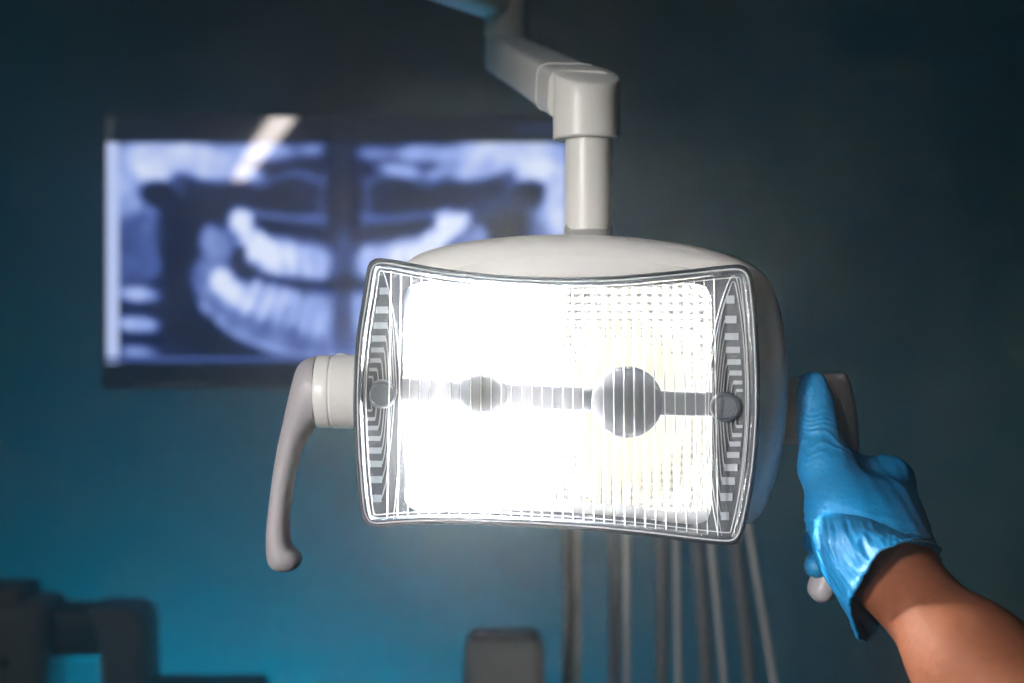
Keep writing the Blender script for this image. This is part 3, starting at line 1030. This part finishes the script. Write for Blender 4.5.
MB().add(*pbox(-40, 603, 46, 760, EY, .10, .018)).add(*pbox(-30, 588, 22, 625, EY + .01, .08, .01)).build('post_head', M['unit_dark'], ea, sharp=40)
pz = P(0, 755, EY).z
MB().add(*lathe((P(5, 0, EY).x, EY + .05, 0), (0, 0, 1), [(0, .2), (.03, .2), (.05, .16), (.06, .045), (pz, .045)], 32)).build('post', M['unit_dark'], ea, sharp=40)
MB().add(*pbox(34, 609, 118, 662, EY + .02, .07, .014)).build('cross_arm', M['unit_black'], ea, sharp=40)
rg = []
for py_, xa, xb in ((760, 96, 145), (690, 96, 145), (650, 94, 145), (628, 88, 144), (616, 82, 140), (611, 82, 128)):
    p, q = P(xa, py_, EY), P(xb, py_, EY)
    rg.append(ring(Vector(((p.x + q.x) / 2, EY + .05, p.z)), Vector((abs(q.x - p.x) / 2, 0, 0)), Vector((0, .045, 0)), 36, power=4.5))
MB().add(*loft(rg)).build('drop_head', M['unit_dark'], ea, sharp=40)
MB().add(*lathe(P(4, 663, EY) + Vector((0, .002, 0)), (0, -1, 0), [(0, .006), (.004, .006), (.006, .004), (.0062, .0003)], 20)).build('pivot_cap', M['unit_black'], ea, sharp=40)
MB().add(*pbox(110, 684, 262, 712, EY + .02, .06, .008)).build('tray', M['unit_black'], ea, sharp=40)

# ------------------------------------------------------------------ strip light behind the camera (its streak shows in the monitor glass)
la = Vector((-.81, -.86, 2.30)); lb = Vector((-1.32, -2.7, 2.30))
strip = empty('strip_light', (la + lb) / 2, 'long pendant strip light hanging behind the camera', 'ceiling light')
dv_ = (lb - la).normalized()
sd_ = Vector((dv_.y, -dv_.x, 0))
MB().add(*loft([ring(la, sd_ * .04, Vector((0, 0, .022)), 24), ring(lb, sd_ * .04, Vector((0, 0, .022)), 24)])).build('diffuser', M['tube'], strip, sharp=40)
rail = MB().add(*loft([ring(la - dv_ * .02 + Vector((0, 0, .04)), sd_ * .05, Vector((0, 0, .02)), 24, power=5), ring(lb + dv_ * .02 + Vector((0, 0, .04)), sd_ * .05, Vector((0, 0, .02)), 24, power=5)])).build('housing', M['unit'], strip, sharp=40)
for s in (.2, .8):
    q = la + (lb - la) * s + Vector((0, 0, .05))
    MB().add(*tube([q, Vector((q.x, q.y, H))], .004)).build('suspension_rod', M['rod'], strip)


# ------------------------------------------------------------------ lights
def area(name, loc, aim, size, energy, col, sy=None, spread=None):
    l = bpy.data.lights.new(name, 'AREA')
    l.energy = energy; l.color = col; l.size = size
    if sy: l.shape = 'RECTANGLE'; l.size_y = sy
    if spread: l.spread = math.radians(spread)
    o = bpy.data.objects.new(name, l)
    o.location = loc
    o.rotation_euler = (Vector(aim) - Vector(loc)).to_track_quat('-Z', 'Y').to_euler()
    COL.objects.link(o)
    return o


def spot(name, loc, aim, energy, col, angle, blend, r):
    l = bpy.data.lights.new(name, 'SPOT')
    l.energy = energy; l.color = col; l.spot_size = math.radians(angle); l.spot_blend = blend; l.shadow_soft_size = r
    o = bpy.data.objects.new(name, l)
    o.location = loc
    o.rotation_euler = (Vector(aim) - Vector(loc)).to_track_quat('-Z', 'Y').to_euler()
    COL.objects.link(o)
    return o


spot('added_key_spot', (-1.12, -.74, 1.75), (0.06, .72, 1.365), 140, (1.0, .97, .94), 28, 1.0, .08)  # unseen key added from the left to light the lamp head and hand
spot('added_fill_spot', (-1.0, -.7, 1.12), (.20, .68, 1.40), 24, (1.0, .96, .92), 15, 1.0, .06)  # low fill added to soften the key's shadows on wrist and forearm
area('blue_floor_light', (-.38, 2.0, .42), (-.38, 2.2, .95), .8, 19, (.0, .60, 1.0), .12, spread=135)
area('added_ambient_fill', (-1.9, -1.2, 2.45), (.3, 2.0, 1.2), .8, 4, (.8, .97, 1.0))  # weak fill added to lift the walls, no fixture behind it

# ------------------------------------------------------------------ air: a thin even haze added to imitate lens bloom round the lamp
w = bpy.data.worlds.new('world'); S.world = w
w.use_nodes = True
nt = w.node_tree
nt.nodes['Background'].inputs[0].default_value = (0, 0, 0, 1)
vsn = nt.nodes.new('ShaderNodeVolumeScatter')
vsn.inputs['Color'].default_value = (.92, .96, 1.0, 1)
vsn.inputs['Density'].default_value = .07
vsn.inputs['Anisotropy'].default_value = .9
nt.links.new(vsn.outputs[0], nt.nodes['World Output'].inputs['Volume'])

# ------------------------------------------------------------------ camera
cam = bpy.data.cameras.new('camera')
cam.lens = 50; cam.sensor_width = 36
cam.dof.use_dof = True
cam.dof.focus_distance = .712
cam.dof.aperture_fstop = 6.0
cam.clip_start = .01
co = bpy.data.objects.new('camera', cam)
co.location = CAM; co.rotation_euler = (PI / 2, 0, 0)
COL.objects.link(co)
S.camera = co

S.view_settings.view_transform = 'Standard'
S.view_settings.look = 'None'
S.view_settings.exposure = 0
S.view_settings.gamma = 1
S.view_settings.use_curve_mapping = False
S.cycles.use_denoising = True
S.cycles.caustics_reflective = False
S.cycles.caustics_refractive = False
S.cycles.sample_clamp_indirect = 80.0
S.cycles.volume_bounces = 1
S.cycles.max_bounces = 10
S.cycles.transparent_max_bounces = 24
